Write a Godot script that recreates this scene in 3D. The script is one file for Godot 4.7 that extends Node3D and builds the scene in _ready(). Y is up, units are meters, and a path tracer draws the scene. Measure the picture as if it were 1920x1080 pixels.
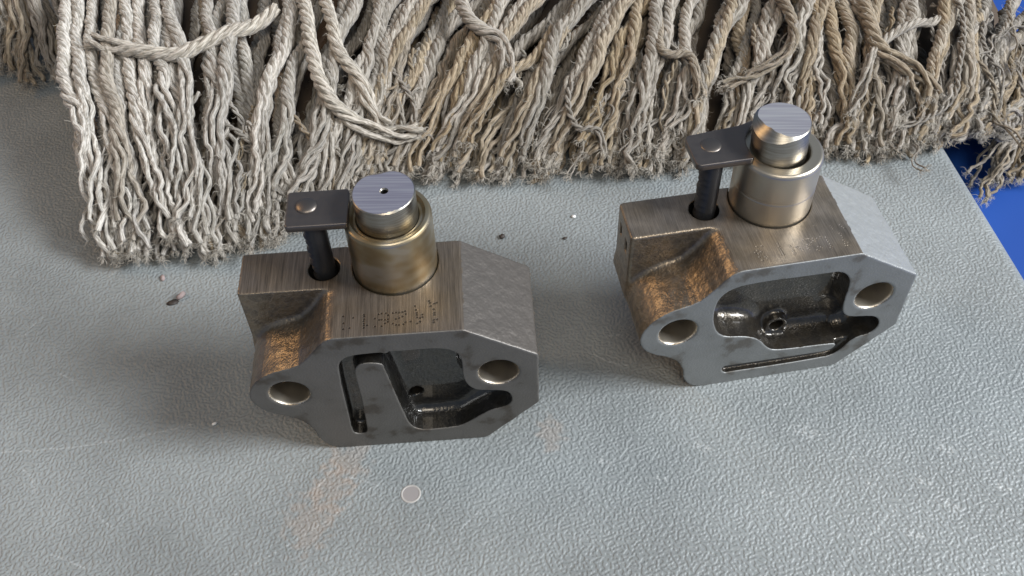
extends Node3D
# Two oily cast tensioner housings on a grey grained lid, a yarn mop behind. All shapes are worked out in millimetres
# (x right, y away from the viewer, z up) and committed in metres with Godot's axes.

const MM := 0.001
const TOP := 43.2          # height of the machined top of a housing
const DEEP := 26.2         # front to back
const BORE := Vector2(6.7, 20.7)
const ROD := Vector2(-9.3, 20.2)

var rng := RandomNumberGenerator.new()
var wob := FastNoiseLite.new()


func g3(x: float, y: float, z: float) -> Vector3:
	return Vector3(x, z, -y)


class Buf:
	var v := PackedVector3Array()
	var n := PackedVector3Array()
	var u := PackedVector2Array()
	var c := PackedColorArray()
	var i := PackedInt32Array()

	func quad(a: int, b: int, d: int, e: int) -> void:
		i.append(a); i.append(b); i.append(d)
		i.append(a); i.append(d); i.append(e)

	func put(p: Vector3, nn: Vector3, uv := Vector2.ZERO) -> int:
		v.append(p); n.append(nn); u.append(uv)
		return v.size() - 1

	func into(mesh: ArrayMesh, m: Material) -> ArrayMesh:
		if v.is_empty():
			return mesh
		var sv := PackedVector3Array()
		sv.resize(v.size())
		for k in v.size():
			sv[k] = v[k] * 0.001
		# front faces run clockwise: turn any triangle whose winding disagrees with its normals
		var k := 0
		while k < i.size():
			var a := i[k]
			var b := i[k + 1]
			var d := i[k + 2]
			if (v[b] - v[a]).cross(v[d] - v[a]).dot(n[a] + n[b] + n[d]) > 0.0:
				i[k + 1] = d
				i[k + 2] = b
			k += 3
		var arr := []
		arr.resize(Mesh.ARRAY_MAX)
		arr[Mesh.ARRAY_VERTEX] = sv
		arr[Mesh.ARRAY_NORMAL] = n
		arr[Mesh.ARRAY_TEX_UV] = u
		if c.size() == v.size():
			arr[Mesh.ARRAY_COLOR] = c
		arr[Mesh.ARRAY_INDEX] = i
		mesh.add_surface_from_arrays(Mesh.PRIMITIVE_TRIANGLES, arr)
		mesh.surface_set_material(mesh.get_surface_count() - 1, m)
		return mesh


func part(called: String, mesh: Mesh, parent: Node, at := Vector3.ZERO) -> MeshInstance3D:
	var o := MeshInstance3D.new()
	o.name = called
	o.mesh = mesh
	o.position = at * MM
	parent.add_child(o, true)
	return o


func tag(o: Node, label: String, category: String, group := "") -> void:
	o.set_meta("label", label)
	if category:
		o.set_meta("category", category)
	if group:
		o.set_meta("group", group)


func thing(called: String, at: Vector3, turn: float) -> Node3D:
	var o := Node3D.new()
	o.name = called
	o.position = at * MM
	o.rotation.y = turn
	add_child(o, true)
	return o


# ------------------------------------------------------------------ textures and materials

func noise_tex(size: Vector2i, freq: float, ramp: Array, octaves := 1, kind := FastNoiseLite.TYPE_SIMPLEX_SMOOTH, sd := 1) -> NoiseTexture2D:
	var f := FastNoiseLite.new()
	f.noise_type = kind
	f.frequency = freq
	f.seed = sd
	f.fractal_type = FastNoiseLite.FRACTAL_NONE if octaves == 1 else FastNoiseLite.FRACTAL_FBM
	f.fractal_octaves = octaves
	var t := NoiseTexture2D.new()
	t.width = size.x
	t.height = size.y
	t.seamless = true
	t.seamless_blend_skirt = 0.15
	t.noise = f
	var g := Gradient.new()
	var offs := PackedFloat32Array()
	var cols := PackedColorArray()
	for k in ramp.size() / 2:
		offs.append(ramp[2 * k])
		var c = ramp[2 * k + 1]
		cols.append(c if c is Color else Color(c, c, c))
	g.offsets = offs
	g.colors = cols
	t.color_ramp = g
	return t


func lin(r: float, g: float, b: float) -> Color:
	return Color(r, g, b).linear_to_srgb()


func metal(c: Color, rough: float, called: String, metallic := 1.0) -> StandardMaterial3D:
	var m := StandardMaterial3D.new()
	m.resource_name = called
	m.albedo_color = c
	m.metallic = metallic
	m.roughness = rough
	return m


func triplanar(m: StandardMaterial3D, scale: float) -> void:
	m.uv1_triplanar = true
	m.uv1_scale = Vector3.ONE * scale
	m.uv1_triplanar_sharpness = 4.0


var M := {}


func make_materials() -> void:
	# as-cast iron under an oil film
	var grain := noise_tex(Vector2i(512, 512), 0.045, [0.25, 0.0, 0.75, 1.0], 3)
	var tone := noise_tex(Vector2i(256, 256), 0.02, [0.25, Color(0.84, 0.82, 0.80), 0.55, Color(1, 0.97, 0.93), 0.8, Color(0.90, 0.86, 0.80)], 3, FastNoiseLite.TYPE_SIMPLEX_SMOOTH, 5)
	for k in 2:
		var m := metal(lin(0.27, 0.235, 0.19) if k == 0 else lin(0.29, 0.252, 0.205), 0.42, "oily cast iron", 0.9)
		m.albedo_texture = tone
		m.heightmap_enabled = true
		m.heightmap_texture = grain
		m.heightmap_scale = 0.005
		m.heightmap_flip_texture = false
		m.clearcoat_enabled = true
		m.clearcoat = 0.3
		m.clearcoat_roughness = 0.2
		triplanar(m, 50.0)
		M["cast%d" % k] = m
	# the slanting shoulder: cast skin, less oily
	for k in 2:
		var s := metal(lin(0.125, 0.112, 0.10) if k == 0 else lin(0.37, 0.375, 0.36), 0.5, "cast shoulder", 0.6)
		s.heightmap_enabled = true
		s.heightmap_texture = grain
		s.heightmap_scale = 0.0025
		triplanar(s, 45.0)
		M["shoulder%d" % k] = s
	# milled gasket face
	var mottled := noise_tex(Vector2i(512, 512), 0.008, [0.12, Color(0.78, 0.75, 0.72), 0.3, Color(0.95, 0.95, 0.945), 0.7, Color(1, 1, 1)], 5, FastNoiseLite.TYPE_SIMPLEX_SMOOTH, 9)
	var satin := noise_tex(Vector2i(512, 512), 0.12, [0.2, 0.0, 0.8, 1.0], 2, FastNoiseLite.TYPE_SIMPLEX_SMOOTH, 3)
	for k in 2:
		var f := metal(lin(0.158, 0.148, 0.136) if k == 0 else lin(0.245, 0.25, 0.247), 0.5, "milled gasket face", 0.6)
		f.albedo_texture = mottled
		f.uv1_scale = Vector3(2.1, 2.1, 1)
		f.heightmap_enabled = true
		f.heightmap_texture = satin
		f.heightmap_scale = 0.0022
		M["face%d" % k] = f
	var pocket := metal(lin(0.06, 0.06, 0.058), 0.3, "oil-wet pocket", 0.75)
	pocket.albedo_texture = tone
	pocket.heightmap_enabled = true
	pocket.heightmap_texture = grain
	pocket.heightmap_scale = 0.005
	pocket.clearcoat_enabled = true
	pocket.clearcoat = 0.8
	pocket.clearcoat_roughness = 0.06
	triplanar(pocket, 50.0)
	M["pocket0"] = pocket
	var pocket1 := pocket.duplicate()
	pocket1.albedo_color = lin(0.085, 0.08, 0.072)
	M["pocket1"] = pocket1
	M["drilled"] = metal(lin(0.62, 0.56, 0.47), 0.42, "drilled wall")
	# turned and ground steel
	var rings := noise_tex(Vector2i(64, 512), 0.06, [0.25, Color(0.86, 0.85, 0.84), 0.75, Color(1, 1, 1)], 3, FastNoiseLite.TYPE_SIMPLEX_SMOOTH, 21)
	var blot := noise_tex(Vector2i(512, 256), 0.009, [0.2, Color(0.84, 0.76, 0.62), 0.5, Color(0.93, 0.89, 0.8), 0.75, Color(1, 0.99, 0.97)], 3, FastNoiseLite.TYPE_SIMPLEX_SMOOTH, 24)
	for k in 2:
		var c := metal(lin(0.42, 0.385, 0.32) if k == 0 else lin(0.44, 0.395, 0.32), 0.36, "oil-tinted ground steel", 0.9)
		if k == 0:
			c.albedo_texture = blot
		c.uv1_scale = Vector3(1, 1, 1)
		M["collar%d" % k] = c
	M["bare_steel"] = metal(lin(0.40, 0.38, 0.335), 0.32, "plunger steel")
	M["bare_steel"].albedo_texture = rings
	var cut := noise_tex(Vector2i(64, 1024), 0.018, [0.25, Color(0.88, 0.87, 0.90), 0.5, Color(0.95, 0.945, 0.965), 0.66, Color(1, 1, 1)], 6, FastNoiseLite.TYPE_SIMPLEX_SMOOTH, 31)
	for k in 2:
		var c := metal(lin(0.34, 0.345, 0.40) if k == 0 else lin(0.46, 0.465, 0.485), 0.38, "scored plunger end", 0.6)
		c.albedo_texture = cut
		c.uv1_scale = Vector3(0.3, 1.0, 1)
		c.heightmap_enabled = true
		c.heightmap_texture = cut
		c.heightmap_scale = 0.002
		M["cut%d" % k] = c
	M["plate"] = metal(lin(0.16, 0.142, 0.132), 0.42, "dark latch plate", 0.9)
	M["plate"].roughness_texture = tone
	triplanar(M["plate"], 60.0)
	M["rivet"] = metal(lin(0.20, 0.175, 0.155), 0.42, "rivet")
	M["rod"] = metal(lin(0.035, 0.035, 0.036), 0.42, "black ratchet rod", 0.5)
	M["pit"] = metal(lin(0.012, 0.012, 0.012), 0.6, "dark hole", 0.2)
	# yarn
	var yarn := StandardMaterial3D.new()
	yarn.resource_name = "grey cotton yarn"
	yarn.albedo_color = Color.WHITE
	yarn.vertex_color_use_as_albedo = true
	yarn.roughness = 0.9
	yarn.metallic_specular = 0.3
	yarn.albedo_texture = noise_tex(Vector2i(128, 512), 0.03, [0.25, Color(0.74, 0.73, 0.71), 0.6, Color(1, 1, 1)], 3, FastNoiseLite.TYPE_SIMPLEX_SMOOTH, 41)
	yarn.heightmap_enabled = true
	yarn.heightmap_texture = noise_tex(Vector2i(128, 512), 0.06, [0.2, 0.0, 0.8, 1.0], 3, FastNoiseLite.TYPE_SIMPLEX_SMOOTH, 43)
	yarn.heightmap_scale = 0.02
	yarn.uv1_scale = Vector3(2.0, 0.16, 1)
	yarn.rim_enabled = true
	yarn.rim = 0.4
	M["yarn"] = yarn
	var fuzz := StandardMaterial3D.new()
	fuzz.resource_name = "cotton fuzz"
	fuzz.albedo_color = lin(0.50, 0.46, 0.40)
	fuzz.roughness = 1.0
	fuzz.metallic_specular = 0.2
	M["fuzz"] = fuzz
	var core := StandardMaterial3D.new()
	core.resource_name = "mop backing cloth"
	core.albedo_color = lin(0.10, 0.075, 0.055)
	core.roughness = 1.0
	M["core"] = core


# brushed top face with its dot-peened stamp: dark dots are real dents in the height picture
func top_material(k: int, dots: Array) -> StandardMaterial3D:
	var w := 1024
	var h := 420                                     # picture covers x -32..40, y -1..28.5
	var tone := Image.create(w, h, false, Image.FORMAT_RGB8)
	var high := Image.create(w, h, false, Image.FORMAT_RGB8)
	var f := FastNoiseLite.new()
	f.frequency = 1.0
	f.seed = 70 + k
	for py in h:
		for px in w:
			var x := px * 0.0703
			var y := py * 0.0703
			var s := 0.0
			if k == 0:
				s = f.get_noise_2d(x * 2.2, y * 0.05) * 0.55 + f.get_noise_2d(x * 0.7, y * 0.03 + 40.0) * 0.45
			else:
				s = f.get_noise_2d(x * 1.6, y * 0.06) * 0.22 + f.get_noise_2d(x * 0.12, y * 0.12 + 40.0) * 0.5
			var b := clampf(0.84 + 0.30 * s + 0.22 * f.get_noise_2d(x * 9.0, y * 0.12), 0.25, 1.0)
			var oil := clampf(0.5 + 0.9 * f.get_noise_2d(x * 0.07 + 9.0, y * 0.07), 0.0, 1.0)
			var col := Color(b, b * (0.98 - 0.03 * oil), b * (0.96 - 0.09 * oil))
			tone.set_pixel(px, py, col)
			var hh := 0.72 + s * (0.20 if k == 0 else 0.05)
			high.set_pixel(px, py, Color(hh, hh, hh))
	for d in dots.size() / 2:
		var cx: float = (dots[2 * d] + 32.0) / 0.0703
		var cy: float = (dots[2 * d + 1] + 1.0) / 0.0703
		for oy in range(-5, 6):
			for ox in range(-5, 6):
				var r := Vector2(ox, oy).length() / 4.2
				if r < 1.25:
					var px := clampi(int(cx) + ox, 0, w - 1)
					var py := clampi(int(cy) + oy, 0, h - 1)
					var dent := 0.72 - 0.62 * sqrt(maxf(0.0, 1.0 - r * r)) if r < 1.0 else 0.9
					high.set_pixel(px, py, Color(dent, dent, dent))
					if r < 0.9:
						tone.set_pixel(px, py, tone.get_pixel(px, py).darkened(0.4 if k == 0 else 0.0))
	var m := metal(lin(0.235, 0.205, 0.178) if k == 0 else lin(0.30, 0.275, 0.25), 0.40 if k == 0 else 0.36, "brushed top face", 0.65)
	m.albedo_texture = ImageTexture.create_from_image(tone)
	m.heightmap_enabled = true
	m.heightmap_texture = ImageTexture.create_from_image(high)
	m.heightmap_scale = 0.010
	m.clearcoat_enabled = true
	m.clearcoat = 0.15
	m.clearcoat_roughness = 0.15
	return m


# ------------------------------------------------------------------ the housing: one continuous skin meshed from a distance field

func smooth_ring(p: PackedVector2Array) -> PackedVector2Array:
	var q := PackedVector2Array()
	for k in p.size():
		var a := p[k]
		var b := p[(k + 1) % p.size()]
		q.append(a.lerp(b, 0.25))
		q.append(a.lerp(b, 0.75))
	return q


func ring(a: Array) -> PackedVector2Array:
	var p := PackedVector2Array()
	for k in a.size() / 2:
		p.append(Vector2(a[2 * k], a[2 * k + 1]))
	return p


const TX0 := -32.0
const TZ0 := -3.0
const TC := 0.4
const TW := 184
const TH := 126


func distance_table(p: PackedVector2Array) -> PackedFloat32Array:
	var t := PackedFloat32Array()
	t.resize(TW * TH)
	var n := p.size()
	for j in TH:
		for i in TW:
			var q := Vector2(TX0 + i * TC, TZ0 + j * TC)
			var best := 1e9
			var inside := false
			var a := p[n - 1]
			for k in n:
				var b := p[k]
				var e := b - a
				var w := q - a
				var d := (w - e * clampf(w.dot(e) / e.length_squared(), 0.0, 1.0)).length_squared()
				if d < best:
					best = d
				if (a.y > q.y) != (b.y > q.y) and q.x < (b.x - a.x) * (q.y - a.y) / (b.y - a.y) + a.x:
					inside = not inside
				a = b
			t[j * TW + i] = -sqrt(best) if inside else sqrt(best)
	return t


func look(t: PackedFloat32Array, x: float, z: float) -> float:
	var fx := clampf((x - TX0) / TC, 0.0, TW - 1.01)
	var fz := clampf((z - TZ0) / TC, 0.0, TH - 1.01)
	var i := int(fx)
	var j := int(fz)
	fx -= i
	fz -= j
	var o := j * TW + i
	return lerpf(lerpf(t[o], t[o + 1], fx), lerpf(t[o + TW], t[o + TW + 1], fx), fz)


func smax(a: float, b: float, k: float) -> float:
	var h := maxf(k - absf(a - b), 0.0)
	return maxf(a, b) + h * h / (4.0 * k)


var gO: PackedFloat32Array
var gP: PackedFloat32Array
var gS: PackedFloat32Array
var which := 0
var lump := FastNoiseLite.new()
var bolt_l := Vector2(-19.2, 24.1)
var bolt_r := Vector2(28.2, 26.8)


func solid(x: float, y: float, z: float) -> float:
	var r := 0.35
	var o := look(gO, x, z) + lump.get_noise_3d(x, y, z) * 0.14
	var a := o + r
	var b := absf(y - DEEP * 0.5) - DEEP * 0.5 + r
	var d := minf(maxf(a, b), 0.0) + sqrt(maxf(a, 0.0) ** 2 + maxf(b, 0.0) ** 2) - r
	if x < 2.0:
		# the raised block behind the lobe
		var rb := 0.65 if which == 0 else 1.0
		var q := Vector3(absf(x + 16.2) - 12.0 + rb, absf(y - 20.2) - 6.0 + rb, absf(z - 32.7) - 10.7 + rb)
		var box := minf(maxf(q.x, maxf(q.y, q.z)), 0.0) + Vector3(maxf(q.x, 0.0), maxf(q.y, 0.0), maxf(q.z, 0.0)).length() - rb
		d = -smax(-d, -box, 1.6)
		var rod := maxf(sqrt((x - ROD.x) ** 2 + (y - ROD.y) ** 2) - 3.5, 28.0 - z)
		d = smax(d, -rod, 0.3)
		if which == 1 and x < -26.0:
			d = smax(d, -maxf(maxf(absf(y - 17.9) - 0.7, absf(z - 36.9) - 2.0), -x - 30.0 + 0.0 * x if x < -30.0 else x + 26.6), 0.3)
			d = smax(d, -maxf(maxf(absf(y - 22.6) - 0.6, absf(z - 37.6) - 1.7), x + 26.6), 0.3)
	d = smax(d, z - TOP, 0.35)
	if z > 38.0:
		var well := maxf(sqrt((x - BORE.x) ** 2 + (y - BORE.y) ** 2) - 9.66, TOP - 1.6 - z)
		d = smax(d, -well, 0.25)
	if y < 12.0:
		var pd := 6.6 if which == 0 else 8.0
		var p := smax(look(gP, x, z), y - pd, 3.4 if which == 0 else 4.2)
		var s := smax(look(gS, x, z), y - (3.6 if which == 0 else 1.7), 0.9)
		d = smax(d, smax(-p, -s, 0.7), 0.3)
		if which == 1:
			# the short spout on the pocket's back wall
			var tube := maxf(sqrt((x - 8.6) ** 2 + (z - 13.4) ** 2) - 2.7, 5.6 - y)
			d = -smax(-d, -tube, 1.5)
	var jet := maxf(sqrt((x - (8.3 if which == 0 else 8.6)) ** 2 + (z - (12.6 if which == 0 else 13.4)) ** 2) - (1.55 if which == 0 else 1.7), y - 17.0)
	d = smax(d, -jet, 0.45)
	d = smax(d, -maxf(sqrt((x - bolt_l.x) ** 2 + (z - bolt_l.y) ** 2) - 4.45, y - 23.0), 0.9)
	d = smax(d, -maxf(sqrt((x - bolt_r.x) ** 2 + (z - bolt_r.y) ** 2) - 4.45, y - 23.0), 0.9)
	return d


func housing_mesh(mats: Dictionary) -> ArrayMesh:
	var cell := 0.36
	var org := Vector3(-30.2, -1.0, -1.0)
	var B := 6
	var nbx := 33
	var nby := 14
	var nbz := 22
	var nx := nbx * B + 1
	var ny := nby * B + 1
	var nz := nbz * B + 1
	var f := PackedFloat32Array()
	f.resize(nx * ny * nz)
	f.fill(1.0)
	var active := PackedInt32Array()
	var half := B * cell * 0.5
	var reach := half * 1.7321 + 0.45
	for bz in nbz:
		for by in nby:
			for bx in nbx:
				var d := solid(org.x + bx * B * cell + half, org.y + by * B * cell + half, org.z + bz * B * cell + half)
				if d > reach:
					continue
				var full := d < -reach
				if not full:
					active.append((bz * nby + by) * nbx + bx)
				for k in B:
					for j in B:
						var at := ((bz * B + k) * ny + by * B + j) * nx + bx * B
						for i in B:
							f[at + i] = -1.0 if full else solid(org.x + (bx * B + i) * cell, org.y + (by * B + j) * cell, org.z + (bz * B + k) * cell)
	var index := {}
	var pos := PackedVector3Array()
	var nor := PackedVector3Array()
	var sx := 1
	var sy := nx
	var sz := nx * ny
	var corner := [0, sx, sy, sx + sy, sz, sx + sz, sy + sz, sx + sy + sz]
	var off: Array[Vector3] = [Vector3(0, 0, 0), Vector3(1, 0, 0), Vector3(0, 1, 0), Vector3(1, 1, 0), Vector3(0, 0, 1), Vector3(1, 0, 1), Vector3(0, 1, 1), Vector3(1, 1, 1)]
	var edges := [0, 1, 2, 3, 4, 5, 6, 7, 0, 2, 1, 3, 4, 6, 5, 7, 0, 4, 1, 5, 2, 6, 3, 7]
	var h := 0.07
	var cells := PackedInt32Array()
	for id in active:
		var bx := id % nbx
		var by := (id / nbx) % nby
		var bz := id / (nbx * nby)
		for k in B:
			for j in B:
				for i in B:
					var at := ((bz * B + k) * ny + by * B + j) * nx + bx * B + i
					var s0 := f[at] < 0.0
					if (f[at + sx] < 0.0) == s0 and (f[at + sy] < 0.0) == s0 and (f[at + sz] < 0.0) == s0 and (f[at + sx + sy] < 0.0) == s0 and (f[at + sx + sz] < 0.0) == s0 and (f[at + sy + sz] < 0.0) == s0 and (f[at + sx + sy + sz] < 0.0) == s0:
						continue
					var sum := Vector3.ZERO
					var cnt := 0
					for e in 12:
						var a: int = edges[2 * e]
						var b: int = edges[2 * e + 1]
						var fa := f[at + corner[a]]
						var fb := f[at + corner[b]]
						if (fa < 0.0) != (fb < 0.0):
							sum += off[a].lerp(off[b], fa / (fa - fb))
							cnt += 1
					var p := org + (Vector3(bx * B + i, by * B + j, bz * B + k) + sum / cnt) * cell
					var n := Vector3.ZERO
					for step in 2:
						var d0 := solid(p.x, p.y, p.z)
						var d1 := solid(p.x + h, p.y, p.z)
						var d2 := solid(p.x, p.y + h, p.z)
						var d3 := solid(p.x, p.y, p.z + h)
						n = Vector3(d1 - d0, d2 - d0, d3 - d0) / h
						if step == 0:
							p -= n * clampf(d0 / maxf(n.length_squared(), 0.3), -0.18, 0.18)
					index[at] = pos.size()
					cells.append(at)
					pos.append(p)
					nor.append(n.normalized() if n.length_squared() > 1e-6 else Vector3(0, 0, 1))
	var zones := {}
	for z in mats:
		zones[z] = Buf.new()
	var maps := {}
	for z in mats:
		var mp := PackedInt32Array()
		mp.resize(pos.size())
		mp.fill(-1)
		maps[z] = mp
	var ring_of := [[sy, sz], [sz, sx], [sx, sy]]
	var along := [sx, sy, sz]
	for at in cells:
		for ax in 3:
			var d: int = along[ax]
			if (f[at] < 0.0) == (f[at + d] < 0.0):
				continue
			var u: int = ring_of[ax][0]
			var w: int = ring_of[ax][1]
			var ia = index.get(at)
			var ib = index.get(at - u)
			var ic = index.get(at - u - w)
			var idd = index.get(at - w)
			if ib == null or ic == null or idd == null:
				continue
			var q: Array[int] = [ia, ib, ic, idd]
			var c := (pos[q[0]] + pos[q[1]] + pos[q[2]] + pos[q[3]]) * 0.25
			var n := nor[q[0]] + nor[q[1]] + nor[q[2]] + nor[q[3]]
			n = n.normalized()
			var z: String = zone(c, n)
			var buf: Buf = zones[z]
			var mp: PackedInt32Array = maps[z]
			var l: Array[int] = [0, 0, 0, 0]
			for k in 4:
				var s: int = q[k]
				if mp[s] < 0:
					var p := pos[s]
					var uv := Vector2(p.x, p.z) * 0.01
					if z == "top":
						uv = Vector2((p.x + 32.0) / 72.0, (p.y + 1.0) / 29.53)
					mp[s] = buf.put(g3(p.x, p.y, p.z), g3(nor[s].x, nor[s].y, nor[s].z), uv)
				l[k] = mp[s]
			maps[z] = mp
			buf.quad(l[0], l[1], l[2], l[3])
	var mesh := ArrayMesh.new()
	for z in mats:
		(zones[z] as Buf).into(mesh, mats[z])
	return mesh


func zone(p: Vector3, n: Vector3) -> String:
	if p.y < 0.22 and n.y < -0.35:
		return "face"
	if p.y > 0.3:
		if Vector2(p.x - bolt_l.x, p.z - bolt_l.y).length() < 4.8 or Vector2(p.x - bolt_r.x, p.z - bolt_r.y).length() < 4.8:
			return "drilled"
	if p.y < 17.5 and p.y > -0.1 and minf(look(gP, p.x, p.z), look(gS, p.x, p.z)) < 0.35 and p.z < 40.0:
		return "pocket"
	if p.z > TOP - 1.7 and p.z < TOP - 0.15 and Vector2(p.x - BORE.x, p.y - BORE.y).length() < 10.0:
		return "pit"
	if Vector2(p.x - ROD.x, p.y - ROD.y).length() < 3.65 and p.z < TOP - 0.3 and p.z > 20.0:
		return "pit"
	if n.z > 0.9 and p.z > TOP - 0.4:
		return "top"
	if p.x > 20.6 and n.z > 0.4 and p.z > 30.0:
		return "shoulder"
	return "cast"


# ------------------------------------------------------------------ turned parts

# rows of [radius, height]; corners are kept sharp where a row is given twice
func lathe(buf: Buf, c: Vector2, rows: Array, seg := 96, lean := Vector2.ZERO, z0 := 0.0) -> void:
	for k in rows.size() - 1:
		var r0: float = rows[k][0]
		var h0: float = rows[k][1]
		var r1: float = rows[k + 1][0]
		var h1: float = rows[k + 1][1]
		if absf(r0 - r1) + absf(h0 - h1) < 1e-5:
			continue
		var t := Vector2(r1 - r0, h1 - h0).normalized()
		var nn := Vector2(t.y, -t.x)
		var first := buf.v.size()
		for s in seg + 1:
			var a := TAU * s / seg
			var cs := cos(a)
			var sn := sin(a)
			var n := g3(nn.x * cs, nn.x * sn, nn.y)
			buf.put(g3(c.x + r0 * cs + lean.x * (h0 - z0), c.y + r0 * sn + lean.y * (h0 - z0), h0), n, Vector2(float(s) / seg, h0 * 0.05 + r0 * 0.02))
			buf.put(g3(c.x + r1 * cs + lean.x * (h1 - z0), c.y + r1 * sn + lean.y * (h1 - z0), h1), n, Vector2(float(s) / seg, h1 * 0.05 + r1 * 0.02))
		for s in seg:
			buf.quad(first + 2 * s, first + 2 * s + 1, first + 2 * s + 3, first + 2 * s + 2)


func make_collar(k: int) -> ArrayMesh:
	var b := Buf.new()
	var t := TOP + 15.6
	var rows := [[9.45, TOP - 1.5], [9.45, TOP + 0.3], [9.5, TOP + 0.4]]
	if k == 1:
		rows += [[9.5, TOP + 6.6], [9.42, TOP + 6.8], [9.42, TOP + 7.5], [9.5, TOP + 7.7]]
	rows += [[9.5, t - 0.9], [9.42, t - 0.55], [9.22, t - 0.25], [8.95, t - 0.06], [8.7, t]]
	if k == 0:
		rows += [[8.2, t], [8.0, t - 0.25], [7.5, t - 0.75], [7.3, t - 0.7], [6.95, t - 0.8], [6.78, t - 1.0], [6.75, t - 6.0]]
	else:
		rows += [[6.85, t], [6.6, t - 0.15], [6.5, t - 0.5], [6.5, t - 6.0]]
	lathe(b, BORE, rows, 128)
	return b.into(ArrayMesh.new(), M["collar%d" % k])


# the plunger: a pin whose flat end is ground off aslant, leaving a crescent of chamfer on one side
func make_plunger(k: int, parent: Node) -> void:
	var r := 6.65 if k == 0 else 6.25
	var top := 65.2 if k == 0 else 67.0
	var c := BORE if k == 0 else BORE + Vector2(-0.2, 0.0)
	var lean := Vector2.ZERO if k == 0 else Vector2(-0.075, 0.0)
	var z0 := TOP + 10.0
	var side := Buf.new()
	var end := Buf.new()
	var seg := 128
	var body := Buf.new()
	lathe(body, c, [[r - 0.1, z0], [r - 0.1, top - 7.6], [r, top - 7.5], [r, top - 3.0]], 128, lean, z0)
	var first := side.v.size()
	var rim: PackedVector3Array = []
	for s in seg + 1:
		var a := TAU * s / seg
		var w := 0.22
		if k == 1:
			w += 2.3 * pow(maxf(0.0, cos(a - 3.65)), 1.6) + 0.12 * sin(a * 9.0) * maxf(0.0, cos(a - 3.4))
		else:
			w += 0.9 * pow(maxf(0.0, cos(a - 1.75)), 14.0) + 0.25 * pow(maxf(0.0, cos(a + 1.25)), 20.0) * (1.0 + 0.5 * sin(a * 31.0))
		var hh := top + 0.02 * cos(a) * r
		var ch := w * (0.75 if k == 1 else 0.6)
		var l0 := lean * (top - 3.0 - z0)
		var l1 := lean * (top - ch - z0)
		var dir := Vector2(cos(a), sin(a))
		var p0 := c + dir * r + l0
		var p1 := c + dir * r + l1
		var p2 := c + dir * (r - w) + l1
		var n0 := g3(dir.x, dir.y, 0)
		var n1 := g3(dir.x * 0.6, dir.y * 0.6, 0.8)
		var u := float(s) / seg
		side.put(g3(p0.x, p0.y, top - 3.0), n0, Vector2(u, 0.2))
		side.put(g3(p1.x, p1.y, hh - ch), n0, Vector2(u, 0.4))
		side.put(g3(p1.x, p1.y, hh - ch), n1, Vector2(u, 0.4))
		side.put(g3(p2.x, p2.y, hh), n1, Vector2(u, 0.5))
		rim.append(Vector3(p2.x, p2.y, hh))
	for s in seg:
		var q := first + 4 * s
		side.quad(q, q + 1, q + 5, q + 4)
		side.quad(q + 2, q + 3, q + 7, q + 6)
	# end face: rings from the small centre dimple outwards
	var hc := c + lean * (top - z0) + (Vector2(0.15, 0.25) if k == 0 else Vector2.ZERO)
	var hr := 0.92 if k == 0 else 0.01
	var turn := Vector2(cos(-0.10), sin(-0.10)) if k == 0 else Vector2(cos(-0.22), sin(-0.22))
	var f2 := end.v.size()
	for s in seg + 1:
		var a := TAU * s / seg
		for ringk in 3:
			var inner := Vector2(hc.x + hr * cos(a), hc.y + hr * sin(a))
			var p := inner.lerp(Vector2(rim[s].x, rim[s].y), ringk * 0.5)
			var hh := top + 0.02 * (p.x - c.x)
			end.put(g3(p.x, p.y, hh if ringk < 2 else rim[s].z), Vector3(-0.02, 1, 0).normalized(), Vector2(p.x * turn.x + p.y * turn.y, -p.x * turn.y + p.y * turn.x) / 14.0)
	for s in seg:
		for ringk in 2:
			var q := f2 + 3 * s + ringk
			end.quad(q, q + 1, q + 4, q + 3)
	var mesh := ArrayMesh.new()
	body.into(mesh, M["bare_steel"])
	side.into(mesh, M["bare_steel"])
	end.into(mesh, M["cut%d" % k])
	var pin := part("plunger", mesh, parent)
	if k == 0:
		var hole := Buf.new()
		lathe(hole, hc, [[0.75, top - 0.35], [0.92, top + 0.0]], 40)
		for s in hole.n.size():
			hole.n[s] = Vector3(-hole.n[s].x, 0.7, -hole.n[s].z).normalized()
		var deep := Buf.new()
		lathe(deep, hc, [[0.0, top - 3.0], [0.75, top - 3.0], [0.75, top - 0.35]], 32)
		for s in deep.n.size():
			deep.n[s] = -deep.n[s]
		var hm := hole.into(ArrayMesh.new(), M["bare_steel"])
		deep.into(hm, M["pit"])
		part("centre_hole", hm, pin)


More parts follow.
